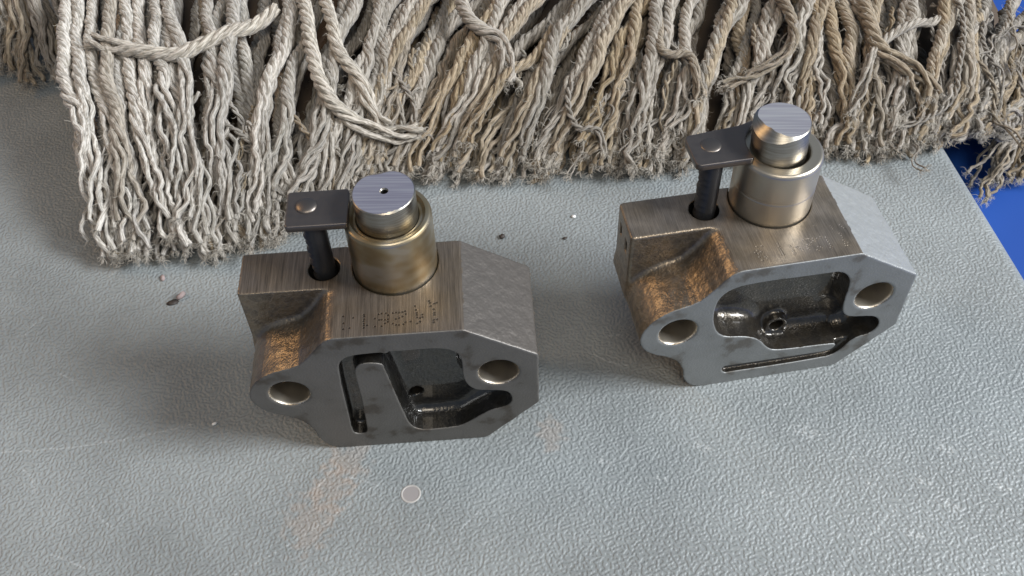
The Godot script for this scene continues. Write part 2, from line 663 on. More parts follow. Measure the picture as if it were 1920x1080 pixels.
# a flat plate with rounded corners and a rolled edge; outline runs round once
func plate_mesh(outline: PackedVector2Array, z0: float, z1: float, bevel: float, m: Material) -> ArrayMesh:
	var b := Buf.new()
	var n := outline.size()
	var mid := Vector2.ZERO
	for p in outline:
		mid += p / n
	var nrm := PackedVector2Array()
	for k in n:
		var t := (outline[(k + 1) % n] - outline[(k + n - 1) % n]).normalized()
		var o := Vector2(t.y, -t.x)
		if Geometry2D.is_polygon_clockwise(outline):
			o = -o
		nrm.append(o)
	var prof := [[0.0, z0, -0.3], [0.0, z1 - bevel, 0.0], [0.3 * bevel, z1 - 0.3 * bevel, 0.7], [bevel, z1, 1.0]]
	var first := b.v.size()
	for k in n + 1:
		var p := outline[k % n]
		var o := nrm[k % n]
		for r in prof:
			var q: Vector2 = p - o * r[0]
			var side: float = sqrt(maxf(0.0, 1.0 - r[2] * r[2]))
			b.put(g3(q.x, q.y, r[1]), g3(o.x * side, o.y * side, r[2]), q * 0.05)
	for k in n:
		for j in 3:
			var s := first + k * 4 + j
			b.quad(s, s + 1, s + 5, s + 4)
	for lev in 2:
		var up := 1.0 if lev == 1 else -1.0
		var inset := bevel if lev == 1 else 0.0
		var ring2 := PackedVector2Array()
		for k in n:
			ring2.append(outline[k] - nrm[k] * inset)
		var tri := Geometry2D.triangulate_polygon(ring2)
		var st := b.v.size()
		for p in ring2:
			b.put(g3(p.x, p.y, z1 if lev == 1 else z0), Vector3(0, up, 0), p * 0.05)
		for t in tri:
			b.i.append(st + t)
	return b.into(ArrayMesh.new(), m)


func rounded_rect(a: Vector2, d: Vector2, r: float, steps := 5) -> PackedVector2Array:
	var p := PackedVector2Array()
	for q in 4:
		var cx := d.x - r if q == 0 or q == 3 else a.x + r
		var cy := d.y - r if q < 2 else a.y + r
		for s in steps + 1:
			var ang := PI * 0.5 * (q + float(s) / steps)
			p.append(Vector2(cx + r * cos(ang), cy + r * sin(ang)))
	return p


func make_latch(k: int, parent: Node) -> void:
	var z: float = TOP + 15.75
	var out := PackedVector2Array()
	if k == 0:
		out = rounded_rect(Vector2(-14.6, 16.8), Vector2(-1.3, 27.4), 0.8)
	else:
		# the tab runs on as a strip round the back of the plunger
		out.append_array(PackedVector2Array([Vector2(-0.9, 17.3), Vector2(-1.1, 19.2), Vector2(-1.2, 21.5), Vector2(-0.9, 23.5), Vector2(0.0, 25.4), Vector2(1.2, 27.0), Vector2(2.8, 28.2), Vector2(3.6, 29.2), Vector2(2.6, 29.3), Vector2(1.0, 28.9), Vector2(-0.6, 28.3)]))
		out.append_array(PackedVector2Array([Vector2(-12.8, 27.2), Vector2(-13.5, 26.9), Vector2(-13.9, 26.2), Vector2(-14.1, 25.4), Vector2(-13.9, 18.4), Vector2(-13.7, 17.6), Vector2(-13.0, 17.1), Vector2(-12.3, 17.0), Vector2(-1.6, 17.0)]))
	var latch := part("latch_plate", plate_mesh(out, z, z + 1.55, 0.35, M["plate"]), parent)
	var rv := Buf.new()
	var rows := []
	for s in 9:
		var a := PI * 0.5 * s / 8.0
		rows.append([2.35 * cos(a) + 0.02, z + 1.5 + (0.85 if k == 0 else 0.5) * sin(a)])
	lathe_smooth(rv, Vector2(-10.3, 22.8) if k == 0 else Vector2(-9.0, 23.0), rows)
	part("rivet", rv.into(ArrayMesh.new(), M["rivet"]), latch)
	# ratchet rod under the plate, teeth on its outer side
	var rod := Buf.new()
	var seg := 32
	var steps := 64
	for j in steps + 1:
		var zz := 29.0 + (z - 29.0) * j / steps
		for s in seg + 1:
			var a := TAU * s / seg
			var tooth := clampf(cos(a - 3.4) * 2.0 - 0.7, 0.0, 1.0)
			var ph := fposmod(zz / 2.1, 1.0)
			var r := 2.65 - 1.25 * tooth * ph
			rod.put(g3(ROD.x + r * cos(a), ROD.y + r * sin(a), zz), g3(cos(a), sin(a), 0.5 * tooth).normalized(), Vector2(a, zz))
	for j in steps:
		for s in seg:
			var q := j * (seg + 1) + s
			rod.quad(q, q + 1, q + seg + 2, q + seg + 1)
	part("ratchet_rod", rod.into(ArrayMesh.new(), M["rod"]), latch)


func lathe_smooth(b: Buf, c: Vector2, rows: Array, seg := 40) -> void:
	var first := b.v.size()
	var n: int = rows.size()
	for s in seg + 1:
		var a := TAU * s / seg
		for k in n:
			var p: Array = rows[maxi(k - 1, 0)]
			var q: Array = rows[mini(k + 1, n - 1)]
			var t := Vector2(q[0] - p[0], q[1] - p[1]).normalized()
			b.put(g3(c.x + rows[k][0] * cos(a), c.y + rows[k][0] * sin(a), rows[k][1]), g3(t.y * cos(a), t.y * sin(a), -t.x), Vector2(a, float(k)))
	for s in seg:
		for k in n - 1:
			var q := first + s * n + k
			b.quad(q, q + 1, q + n + 1, q + n)


func tensioner(k: int, at: Vector2, turn: float, dots: Array, label: String) -> void:
	which = k
	var o := thing("chain_tensioner", g3(at.x, at.y, 0.0), turn)
	tag(o, label, "tensioner", "oily chain tensioners on the grey lid")
	gO = distance_table(smooth_ring(ring([-4, 43.8, -6.4, 43.4, -8.9, 42.2, -11, 39.5, -13.2, 36.5, -16, 34, -20, 33, -23.5, 31.4, -26.2, 29, -27.9, 26, -28.3, 22.5, -27.3, 19.5, -25, 17, -20.5, 14.6, -17.6, 11.8, -16.3, 8.2, -15.9, 4.5, -14, 1.3, -11.5, 0.05, -10, 0.0, 22, 0.0, 24.2, 0.0, 25.2, 0.8, 36.4, 13, 37.3, 14.0, 37.3, 15, 37.2, 31.6, 37.2, 32.6, 36.2, 33.3, 23, 42.05, 21.4, 43.1, 20.4, 43.8])))
	if k == 0:
		gP = distance_table(smooth_ring(ring([3.9, 37.5, 7.9, 37.3, 12.7, 37.5, 16.3, 37.2, 18.4, 36.2, 19.9, 34.5, 20.3, 31.7, 20.1, 26.6, 20.8, 23.1, 22.3, 21.0, 24.2, 20.3, 28.5, 19.8, 30.4, 18.8, 31.1, 15.9, 30.2, 13.5, 28.2, 12.6, 25.9, 11.9, 23.5, 10.1, 19.2, 6.4, 16.8, 5.6, 9.7, 5.2, 7.4, 6.3, 6.2, 8.6, 5.7, 11.9, 4.7, 18.7, 3.6, 28.1, 2.9, 32.4])))
		gS = distance_table(smooth_ring(ring([4.6, 37.2, -1.0, 37.1, -3.8, 36.7, -5.4, 35.8, -6.6, 33.9, -6.9, 31.2, -7.2, 24.6, -7.3, 16.6, -7.5, 7.2, -7.0, 5.9, -5.6, 5.5, -4.4, 5.9, -3.9, 7.2, -3.5, 19.2, -3.6, 27.1, -3.6, 30.8, -3.1, 32.4, -1.9, 33.6, 0.5, 33.8, 2.3, 33.2, 4.1, 32.1])))
	else:
		gP = distance_table(smooth_ring(ring([-9.4, 36.4, -6.9, 37.8, -3.4, 38.2, 2.0, 38.3, 8.0, 38.1, 15.3, 38.0, 17.2, 37.9, 19.2, 36.5, 20.5, 34.2, 20.9, 31.4, 20.8, 27.2, 21.2, 23.3, 22.2, 21.1, 24.0, 19.9, 29.4, 19.0, 31.3, 17.9, 32.4, 15.9, 32.5, 13.6, 31.0, 11.6, 28.1, 11.0, 26.2, 9.4, 23.3, 9.0, 21.8, 9.8, 15.7, 10.1, 9.7, 10.4, 6.3, 10.9, 4.4, 12.4, 2.2, 15.8, 0.0, 17.5, -2.7, 18.6, -7.0, 19.4, -9.5, 21.7, -10.9, 26.0, -11.2, 29.4, -11.1, 32.2, -10.6, 34.4])))
		gS = distance_table(smooth_ring(ring([26.8, 10.4, 24.6, 6.3, 22.6, 4.6, 19.6, 4.3, 9.6, 4.1, -3.8, 4.3, -5.2, 4.2, -6.2, 5.7, -5.9, 7.2, -4.6, 7.2, 5.7, 7.0, 15.7, 6.9, 21.1, 6.9, 22.5, 7.9, 23.3, 10.0])))
	part("housing", housing_mesh({"face": M["face%d" % k], "top": top_material(k, dots), "shoulder": M["shoulder%d" % k], "cast": M["cast%d" % k], "pocket": M["pocket%d" % k], "drilled": M["drilled"], "pit": M["pit"]}), o)
	part("collar", make_collar(k), o)
	make_plunger(k, o)
	make_latch(k, o)


# ------------------------------------------------------------------ lid and table

func lid_textures() -> Array:
	# 278 x 380 mm of lid seen from above; stains and scuffs where they lie
	var w := 1080
	var h := 1140
	var im := Image.create(w, h, false, Image.FORMAT_RGB8)
	var f := FastNoiseLite.new()
	f.seed = 12
	f.frequency = 1.0
	f.fractal_octaves = 3
	var rust := [Vector3(-41.7, 125.5, 5.0), Vector3(-49.1, 109.2, 6.5), Vector3(7.7, 130.7, 3.6), Vector3(-45.0, 118.0, 5.0)]
	var scuff := [Vector3(81.9, 113.2, 1.6), Vector3(94.2, 113.1, 2.4), Vector3(98.4, 106.7, 3.2), Vector3(80.0, 120.0, 1.3), Vector3(70.0, 128.0, 4.0), Vector3(102.0, 122.0, 3.0), Vector3(57.0, 112.0, 2.0), Vector3(44.0, 125.0, 3.0), Vector3(88.0, 100.0, 2.6), Vector3(33.0, 117.0, 2.0), Vector3(20.0, 122.0, 2.2), Vector3(112.0, 111.0, 2.4)]
	var base := Color(0.212, 0.229, 0.231)
	for py in h:
		for px in w:
			var x := lid_at.x - 180.0 + px / 3.0
			var y := 20.0 + py / 3.0
			var q := lid_world(Vector2(px / 3.0 - 180.0, y - 210.0))
			x = q.x
			y = q.y
			var n1 := f.get_noise_2d(x * 0.02, y * 0.02)
			var n2 := f.get_noise_2d(x * 0.25 + 50.0, y * 0.25)
			var b := 1.0 + 0.22 * n1 + 0.07 * n2
			var c := base * b
			for s in rust:
				var d: float = Vector2(x - s.x, (y - s.y) * 0.75).length() / s.z
				if d < 1.6:
					var a := clampf((1.1 - d + 0.9 * n2 + 0.5 * n1) * 0.5, 0.0, 0.25)
					c = c.lerp(Color(0.32, 0.235, 0.18), a)
			for s in scuff:
				var e := Vector2(x - s.x, y - s.y).rotated(0.5)
				var d: float = Vector2(e.x, e.y * 2.2).length() / s.z
				if d < 1.3:
					var a := clampf(1.1 - d, 0.0, 0.36) * smoothstep(0.02, 0.3, f.get_noise_2d(e.x * 0.55, e.y * 1.7))
					c = c.lerp(Color(0.62, 0.63, 0.62), a)
			im.set_pixel(px, py, c.linear_to_srgb())
	# fine scratches
	rng.seed = 77
	for s in 150:
		var p := Vector2(rng.randf() * w, rng.randf() * h)
		var dir := Vector2.from_angle(rng.randf_range(-0.9, 0.9) + (PI if rng.randf() < 0.5 else 0.0))
		var ln := rng.randi_range(6, 34) if s % 9 else rng.randi_range(60, 170)
		var bend := rng.randf_range(-0.03, 0.03) if s % 9 else rng.randf_range(-0.003, 0.003)
		for t in ln:
			p += dir
			dir = dir.rotated(bend)
			var ix := int(p.x)
			var iy := int(p.y)
			if ix >= 0 and iy >= 0 and ix < w and iy < h:
				im.set_pixel(ix, iy, im.get_pixel(ix, iy).lerp(Color(0.8, 0.81, 0.81), rng.randf_range(0.04, 0.42)))
	return [ImageTexture.create_from_image(im)]


var lid_at := Vector2(-42.1, 206.2)
const LID_TURN := 0.0999


func lid_world(q: Vector2) -> Vector2:
	return lid_at + q.rotated(LID_TURN)


func make_lid() -> void:
	var m := StandardMaterial3D.new()
	m.resource_name = "grained grey plastic"
	m.albedo_texture = lid_textures()[0]
	m.roughness = 0.5
	m.metallic_specular = 0.5
	m.heightmap_enabled = true
	m.heightmap_texture = noise_tex(Vector2i(1944, 2048), 0.165, [0.40, 0.0, 0.54, 0.9, 0.75, 1.0], 1, FastNoiseLite.TYPE_SIMPLEX_SMOOTH, 8)
	m.heightmap_scale = 0.0135
	# albedo follows the whole lid (uv 0..1); the grain repeats on its own scale through the detail-free height map below
	var hw := 180.0
	var hl := 190.0
	var rc := 9.0
	var r := 5.0
	var outline := rounded_rect(Vector2(-hw, -hl), Vector2(hw, hl), rc, 10)
	var n := outline.size()
	var b := Buf.new()
	var rows := []
	for s in 9:
		var a := PI * 0.5 * (1.0 - s / 8.0)
		rows.append([r - r * cos(a), r * sin(a) - r, cos(a), sin(a)])
	rows.append([0.0, -24.0, 1.0, 0.0])
	for k in n + 1:
		var p := outline[k % n]
		var corner := Vector2(clampf(p.x, -hw + rc, hw - rc), clampf(p.y, -hl + rc, hl - rc))
		var o := (p - corner).normalized()
		for row in rows:
			var q: Vector2 = p - o * row[0]
			b.put(g3(q.x, q.y, row[1]), g3(o.x * row[2], o.y * row[2], row[3]), Vector2((q.x + hw) / 360.0, (q.y + hl) / 380.0))
	var nr: int = rows.size()
	for k in n:
		for j in nr - 1:
			var s := k * nr + j
			b.quad(s, s + 1, s + nr + 1, s + nr)
	var mid := b.put(Vector3.ZERO, Vector3.UP, Vector2(0.5, 0.5))
	var first := b.v.size()
	for k in n + 1:
		var p := outline[k % n]
		var corner := Vector2(clampf(p.x, -hw + rc, hw - rc), clampf(p.y, -hl + rc, hl - rc))
		var q: Vector2 = p - (p - corner).normalized() * r
		b.put(g3(q.x, q.y, 0), Vector3.UP, Vector2((q.x + hw) / 360.0, (q.y + hl) / 380.0))
	for k in n:
		b.i.append(mid); b.i.append(first + k); b.i.append(first + k + 1)
	var o := part("plastic_lid", b.into(ArrayMesh.new(), m), self, g3(lid_at.x, lid_at.y, 0))
	o.rotation.y = LID_TURN
	o.set_meta("kind", "structure")
	tag(o, "grey grained plastic lid that everything rests on", "lid")
	lid = o


var lid: MeshInstance3D


func make_table() -> void:
	var m := StandardMaterial3D.new()
	m.resource_name = "blue table top"
	m.albedo_color = lin(0.014, 0.075, 0.34)
	m.roughness = 0.5
	m.albedo_texture = noise_tex(Vector2i(256, 256), 0.02, [0.3, Color(0.85, 0.87, 0.9), 0.7, Color(1, 1, 1)], 4, FastNoiseLite.TYPE_SIMPLEX_SMOOTH, 51)
	m.uv1_scale = Vector3(6, 6, 1)
	var p := BoxMesh.new()
	p.size = Vector3(1.6, 0.02, 1.6)
	p.material = m
	var o := part("table_top", p, self, g3(0, 250, -34))
	o.set_meta("kind", "structure")


# ------------------------------------------------------------------ the mop

# [front x, front y, back x, back y] of guide strands from the left end to the right end
var guide_f := ring([-114.5, 193.2, -100.5, 191.5, -85.4, 191.7, -74.0, 196.2, -60.8, 200.7, -47.7, 210.8, -40.3, 218.3, -24.3, 220.8, -3.4, 219.6, 15.8, 219.6, 39.7, 218.2, 61.1, 221.6, 80.9, 224.0, 98.4, 222.9, 114.6, 223.1, 130.0, 225.8, 146.0, 232.2, 164.1, 241.3, 186.0, 254.0])
var guide_b := ring([-138.7, 289.3, -122.8, 288.2, -108.7, 287.2, -84.1, 285.4, -49.3, 283.0, -30.4, 281.6, -14.9, 280.5, 5.6, 279.0, 29.3, 277.3, 44.5, 276.3, 54.6, 275.5, 81.4, 273.6, 101.3, 272.2, 106.3, 271.9, 126.1, 270.4, 144.1, 269.2, 165.3, 267.6, 182.3, 266.7, 214.0, 270.0])


func front_y(x: float) -> float:
	var n := guide_f.size()
	if x <= guide_f[0].x:
		return guide_f[0].y
	for k in n - 1:
		if x < guide_f[k + 1].x:
			return lerpf(guide_f[k].y, guide_f[k + 1].y, (x - guide_f[k].x) / (guide_f[k + 1].x - guide_f[k].x))
	return guide_f[n - 1].y


func heap(x: float, y: float) -> float:
	return 22.0 * (1.0 - exp(-maxf(y - front_y(x), 0.0) / 24.0))


func pick(a: PackedVector2Array, t: float) -> Vector2:
	var q := clampf(t, 0.0, 0.9999) * (a.size() - 1)
	return a[int(q)].lerp(a[int(q) + 1], q - int(q))


var hair_at: Array[Transform3D] = []


func hair(p: Vector3, dir: Vector3, size: float) -> void:
	var y := dir.normalized()
	var x := y.cross(Vector3(rng.randf() - 0.5, rng.randf() - 0.5, rng.randf() - 0.5)).normalized()
	hair_at.append(Transform3D(Basis(x * size, y * size, x.cross(y) * size), p * MM))


# one mop yarn: four plies twisted round each other, coming apart towards the tip
func yarn(path: PackedVector3Array, parent: Node, tint: Color, rad: float, loose_from: float, spread: float, plies := 4, floor_h := 0.0) -> void:
	var b := Buf.new()
	var n := path.size()
	var sides := 5
	var twist := rng.randf_range(0.62, 1.0) / rad
	var ph0 := rng.randf() * TAU
	var length := 0.0
	var along := PackedFloat32Array([0.0])
	for k in n - 1:
		length += path[k].distance_to(path[k + 1])
		along.append(length)
	for ply in plies:
		var ph := ph0 + TAU * ply / plies
		var sx := rng.randf() * 100.0
		var tip := 1.0 - rng.randf() * 0.07
		var shade := 1.0 + rng.randf_range(-0.09, 0.09)
		var ctr := PackedVector3Array()
		var rr := PackedFloat32Array()
		var cut := rng.randf_range(0.0, 0.06)
		var drift := Vector2(rng.randf_range(-1, 1), rng.randf_range(-1, 1))
		for k in n:
			var s := along[k] / length
			var t := (path[mini(k + 1, n - 1)] - path[maxi(k - 1, 0)]).normalized()
			var side := t.cross(Vector3.UP).normalized()
			var up := side.cross(t)
			var open := smoothstep(loose_from, 1.0, s)
			var r0 := rad * 0.62 * (1.0 + open * spread * 0.8)
			var a := ph + twist * (along[k] if s < loose_from else loose_from * length + (along[k] - loose_from * length) * (1.0 - 0.8 * open))
			var wx := wob.get_noise_2d(sx, along[k] * 0.9) * (0.07 + open) * spread * rad * 3.2 + drift.x * open * spread * rad * 1.1
			var wy := wob.get_noise_2d(sx + 55.0, along[k] * 0.9) * (0.09 + open) * spread * rad * 1.5
			var p := path[k] + side * (cos(a) * r0 + wx) + up * (sin(a) * r0 + wy)
			var r := rad * lerpf(0.58, 0.37, open) * (1.0 + 0.12 * wob.get_noise_2d(sx + 9.0, along[k] * 6.0))
			if s > 0.97 - cut:
				r *= 1.25
			p.y = maxf(p.y, floor_h + r * 0.9)
			ctr.append(p)
			rr.append(r)
		var last := n - int(cut * n)
		var first := b.v.size()
		var col := Color(tint.r * shade, tint.g * shade, tint.b * shade)
		for k in last:
			var t := (ctr[mini(k + 1, last - 1)] - ctr[maxi(k - 1, 0)]).normalized()
			var side := t.cross(Vector3.UP).normalized()
			var up := side.cross(t)
			for q in sides + 1:
				var a := TAU * q / sides
				var nn := side * cos(a) + up * sin(a)
				b.put(ctr[k] + nn * rr[k], nn, Vector2(float(q) / sides, along[k] * 0.1 + sx))
				b.c.append(col)
			if k > 4 and rng.randf() < (0.17 if k < last * 0.6 else 0.38):
				var out := (side * rng.randf_range(-1, 1) + up * rng.randf_range(-0.1, 1) + t * rng.randf_range(-0.2, 1.2))
				hair(ctr[k] + out.normalized() * rr[k] * 0.8, out, rng.randf_range(0.7, 1.7))
		for k in last - 1:
			for q in sides:
				var w := first + k * (sides + 1) + q
				b.quad(w, w + 1, w + sides + 2, w + sides + 1)
		# frayed end
		var e := b.put(ctr[last - 1] + (ctr[last - 1] - ctr[last - 2]).normalized() * 0.5, (ctr[last - 1] - ctr[last - 2]).normalized(), Vector2.ZERO)
		b.c.append(col)
		for q in sides:
			b.i.append(first + (last - 1) * (sides + 1) + q); b.i.append(first + (last - 1) * (sides + 1) + q + 1); b.i.append(e)
		for q in 14:
			var t := (ctr[last - 1] - ctr[last - 3]).normalized()
			hair(ctr[last - 1], t + Vector3(rng.randf_range(-1, 1), rng.randf_range(-0.4, 0.8), rng.randf_range(-1, 1)) * 0.9, rng.randf_range(0.8, 1.9))
	part("yarn_strand", b.into(ArrayMesh.new(), M["yarn"]), parent)


func yarn_tint(x: float) -> Color:
	# dusty grey-beige, cleaner at the left end, with tan yarns among them
	var clean := clampf((-40.0 - x) / 60.0, 0.0, 1.0)
	var c := Color(0.40, 0.36, 0.31).lerp(Color(0.60, 0.565, 0.515), clean)
	if rng.randf() < 0.3 - 0.2 * clean:
		c = c.lerp(Color(0.36, 0.265, 0.15), rng.randf_range(0.2, 0.85))
	var b := rng.randf_range(0.78, 1.12)
	return Color(c.r * b, c.g * b, c.b * b)


# smooth path through given points, m points long
func through(p: PackedVector3Array, m: int) -> PackedVector3Array:
	var c := Curve3D.new()
	c.bake_interval = 0.5
	for k in p.size():
		var t := (p[mini(k + 1, p.size() - 1)] - p[maxi(k - 1, 0)]) * 0.22
		c.add_point(p[k], -t, t)
	var out := PackedVector3Array()
	for k in m:
		out.append(c.sample_baked(c.get_baked_length() * k / (m - 1), true))
	return out


func make_mop() -> void:
	var mop := thing("yarn_mop", g3(10, 250, 0), 0.0)
	tag(mop, "grey-beige cotton yarn mop with frayed strand ends lying across the lid", "mop")
	var at := -g3(10, 250, 0)
	rng.seed = 2024
	wob.seed = 4
	wob.frequency = 0.06
	# the backing under the yarns
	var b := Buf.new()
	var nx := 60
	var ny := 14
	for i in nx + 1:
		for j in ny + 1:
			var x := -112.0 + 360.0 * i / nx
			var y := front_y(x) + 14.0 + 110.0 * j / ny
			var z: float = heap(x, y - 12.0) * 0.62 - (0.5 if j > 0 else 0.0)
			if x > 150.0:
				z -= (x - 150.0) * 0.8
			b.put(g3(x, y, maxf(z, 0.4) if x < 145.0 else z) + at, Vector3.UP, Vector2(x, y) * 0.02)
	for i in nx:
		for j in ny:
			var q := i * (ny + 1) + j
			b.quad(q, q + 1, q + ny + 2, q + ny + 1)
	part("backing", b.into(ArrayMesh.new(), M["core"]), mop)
	# four layers of yarn, the lowest first
	var layers := [[42, 0.2, 0.0, 5.0], [62, 0.5, 0.0, 5.0], [68, 0.8, 0.0, 6.0], [70, 1.06, 0.0, 9.0]]
	var level := 0
	for lay in layers:
		level += 1
		var cnt: int = lay[0]
		for k in cnt:
			var t := (k + rng.randf_range(0.1, 0.9)) / cnt
			t = t - 0.018 * sin(PI * minf(t * 1.6, 1.0))
			var cross := rng.randfn(0.0, 0.010)
			var fr := pick(guide_f, t + rng.randfn(0.0, 0.006) - 0.55 * sin(TAU * (t * 17.0 + 0.35 * sin(t * 21.0))) / (TAU * 17.0))
			var bk := pick(guide_b, t + cross)
			var back := bk + (bk - fr).normalized() * rng.randf_range(22.0, 34.0)
			fr += (bk - fr).normalized() * (rng.randf() * rng.randf() * lay[3] - 1.5)
			var m := 104
			var bow := rng.randfn(0.0, 3.0)
			var sd := rng.randf() * 100.0
			var lift := rng.randf_range(0.0, 2.5)
			var path := PackedVector3Array()
			for j in m:
				var s := float(j) / (m - 1)
				var p := back.lerp(fr, s)
				var sidew := Vector2(-(fr - back).y, (fr - back).x).normalized()
				p += sidew * (bow * sin(s * PI) + wob.get_noise_2d(sd, s * 30.0) * 4.5 * sin(minf(s * 1.2, 1.0) * PI * 0.8) + wob.get_noise_2d(sd + 31.0, s * 90.0) * 0.45)
				var z: float = 0.4 + level * 1.2 + heap(p.x, p.y) * lay[1] + lift * smoothstep(0.0, 20.0, p.y - front_y(p.x)) + wob.get_noise_2d(sd + 70.0, s * 50.0) * 1.6
				if p.x > 143.0:
					z -= (p.x - 143.0) * 0.55
				path.append(g3(p.x, p.y, maxf(z, 1.0) if p.x < 146.0 else z) + at)
			var loose := rng.randf_range(0.32, 0.74)
			yarn(path, mop, yarn_tint(fr.x), rng.randf_range(1.5, 1.95), loose, rng.randf_range(0.4, 0.95), 4 + int(level > 2), 0.15 if fr.x < 138.0 else -22.0)
	# stray yarns lying across the others: [x, y ...]
	var strays := [
		[2.0, 0.75, -70.5, 272.0, -76.5, 264.2, -82.3, 258.1, -91.2, 251.9, -98.7, 248.5, -110.6, 251.7, -120.1, 254.2, -125.5, 255.7],
		[2.0, 0.66, -67.0, 300.0, -65.3, 285.8, -60.6, 268.8, -57.1, 249.5, -53.2, 236.5, -46.9, 229.1, -38.0, 227.0, -30.1, 226.5, -22.5, 227.8],
		[1.8, 0.75, -62.0, 300.0, -58.4, 285.4, -52.4, 263.8, -49.2, 250.1, -42.6, 240.4, -39.0, 232.0, -33.0, 226.0],
		[1.9, 0.6, -15.0, 300.0, -13.3, 283.6, -10.9, 265.5, -6.0, 258.3, -1.2, 253.8, 1.0, 245.8, 2.3, 237.1],
		[1.5, 0.4, 84.0, 292.0, 86.0, 277.6, 88.0, 265.2, 89.2, 254.3, 86.8, 247.7, 80.5, 242.8, 72.6, 238.7, 64.2, 235.5],
		[1.9, 0.55, 113.0, 292.0, 113.0, 275.9, 112.6, 257.1, 113.7, 247.2, 119.4, 242.0, 124.6, 238.2, 127.3, 231.2],
		[0.75, 0.9, 134.0, 280.0, 138.3, 270.4, 142.1, 264.9, 141.7, 253.8, 137.9, 241.6, 135.2, 234.0, 127.7, 228.5, 117.4, 225.1],
		[1.2, 0.7, 49.0, 275.0, 48.8, 259.8, 47.7, 249.3, 50.6, 246.4, 55.6, 246.4, 57.5, 241.9, 57.5, 230.9],
		[0.9, 0.8, 28.0, 252.0, 23.6, 242.8, 19.0, 234.8, 20.9, 226.6, 27.3, 225.0, 29.3, 219.4],
		[1.5, 0.5, 16.0, 260.0, 9.3, 249.3, 2.5, 243.0, -2.5, 237.3, -7.6, 230.7, -12.7, 222.8],
		[1.3, 0.5, 145.0, 268.0, 134.6, 259.2, 125.2, 254.9, 113.7, 247.2, 108.0, 238.0, 103.0, 228.0]]
	for s in strays:
		var pts := PackedVector3Array()
		for k in range(2, s.size(), 2):
			pts.append(g3(s[k], s[k + 1], heap(s[k], s[k + 1]) * 1.06 + 8.2 + (1.0 if k > 4 else -1.5)) + at)
		yarn(through(pts, 100), mop, yarn_tint(s[2]) if s[2] > -20.0 else Color(0.56, 0.51, 0.44), s[0], s[1], 0.6, 4 if s[0] > 1.0 else 2)
	# single plies that have come loose and wander over the front of the heap
	for k in 70:
		var t := rng.randf_range(0.05, 0.94)
		var fr := pick(guide_f, t)
		var dir := (pick(guide_b, t) - fr).normalized()
		var side := Vector2(dir.y, -dir.x)
		var p := fr + dir * rng.randf_range(18.0, 50.0)
		var pts := PackedVector3Array()
		var drift := rng.randfn(0.0, 0.5)
		for j in 7:
			pts.append(g3(p.x, p.y, 3.5 + heap(p.x, p.y) * 1.06 + rng.randf_range(0.8, 3.4)) + at)
			p += -dir * rng.randf_range(2.5, 6.0) + side * (drift * 3.0 + rng.randfn(0.0, 1.8))
		yarn(through(pts, 40), mop, yarn_tint(p.x), rng.randf_range(0.6, 0.85), 0.35, 0.8, 2, 0.2)
		mop.get_child(mop.get_child_count() - 1).name = "loose_thread" if k == 0 else "loose_thread_%03d" % k
	# yarns hanging over the lid's right edge onto the table
	for k in 14:
		var t := rng.randf()
		var fr := Vector2(150.8, 225.2).lerp(Vector2(180.0, 240.0), t) + Vector2(rng.randfn(0, 2.0), rng.randfn(0, 2.5))
		var mid := Vector2(166.0, 249.0).lerp(Vector2(192.0, 262.0), t) + Vector2(rng.randfn(0, 2.0), rng.randfn(0, 2.0))
		var bk := Vector2(172.0, 275.0).lerp(Vector2(205.0, 285.0), t)
		var pts := PackedVector3Array([g3(bk.x, bk.y, 10) + at, g3(mid.x, mid.y, -10 + rng.randf() * 5.0) + at, g3(lerpf(mid.x, fr.x, 0.6), lerpf(mid.y, fr.y, 0.6), -16 + rng.randf() * 4.0) + at, g3(fr.x, fr.y, -20 + rng.randf() * 4.0) + at])
		yarn(through(pts, 72), mop, yarn_tint(120.0), rng.randf_range(1.3, 1.7), rng.randf_range(0.3, 0.6), 1.0, 4, -23.6)
	# and over its left edge, behind
	for k in 30:
		var t := (k + rng.randf()) / 30.0
		var fr := Vector2(-200.0, 296.0).lerp(Vector2(-138.0, 272.0), t) + Vector2(rng.randfn(0, 3.0), rng.randfn(0, 5.0))
		var mid := Vector2(-205.0, 325.0).lerp(Vector2(-146.0, 310.0), t) + Vector2(rng.randfn(0, 3.0), 0)
		var bk := Vector2(-210.0, 360.0).lerp(Vector2(-146.0, 350.0), t)
		var pts := PackedVector3Array([g3(bk.x, bk.y, 42 + rng.randf() * 10.0) + at, g3(mid.x, mid.y, 34 + rng.randf() * 10.0) + at, g3(lerpf(mid.x, fr.x, 0.6), lerpf(mid.y, fr.y, 0.6), 16.0 + rng.randf() * 8.0) + at, g3(fr.x, fr.y, 1.5 + rng.randf() * 2.0) + at])
		yarn(through(pts, 84), mop, yarn_tint(-20.0), rng.randf_range(1.7, 2.1), rng.randf_range(0.5, 0.8), 0.7, 5, 0.15)
	# loose fibres
	var hm := MultiMesh.new()
	hm.transform_format = MultiMesh.TRANSFORM_3D
	var hb := Buf.new()
	for k in 6:
		var s := k / 5.0
		var c := Vector3(1.1 * s * s + 0.25 * sin(s * 5.0), 2.2 * s - 0.9 * s * s * s, 0.5 * sin(s * 3.6))
		var r := 0.05 * (1.0 - 0.7 * s)
		for q in 4:
			var a := TAU * q / 3.0
			hb.put(c + Vector3(cos(a), 0, sin(a)) * r, Vector3(cos(a), 0, sin(a)), Vector2.ZERO)
	for k in 5:
		for q in 3:
			hb.quad(k * 4 + q, k * 4 + q + 1, k * 4 + q + 5, k * 4 + q + 4)
	hm.mesh = hb.into(ArrayMesh.new(), M["fuzz"])
	hm.instance_count = hair_at.size()
	for k in hair_at.size():
		hm.set_instance_transform(k, hair_at[k])
	var hi := MultiMeshInstance3D.new()
	hi.name = "cotton_fuzz"
	hi.multimesh = hm
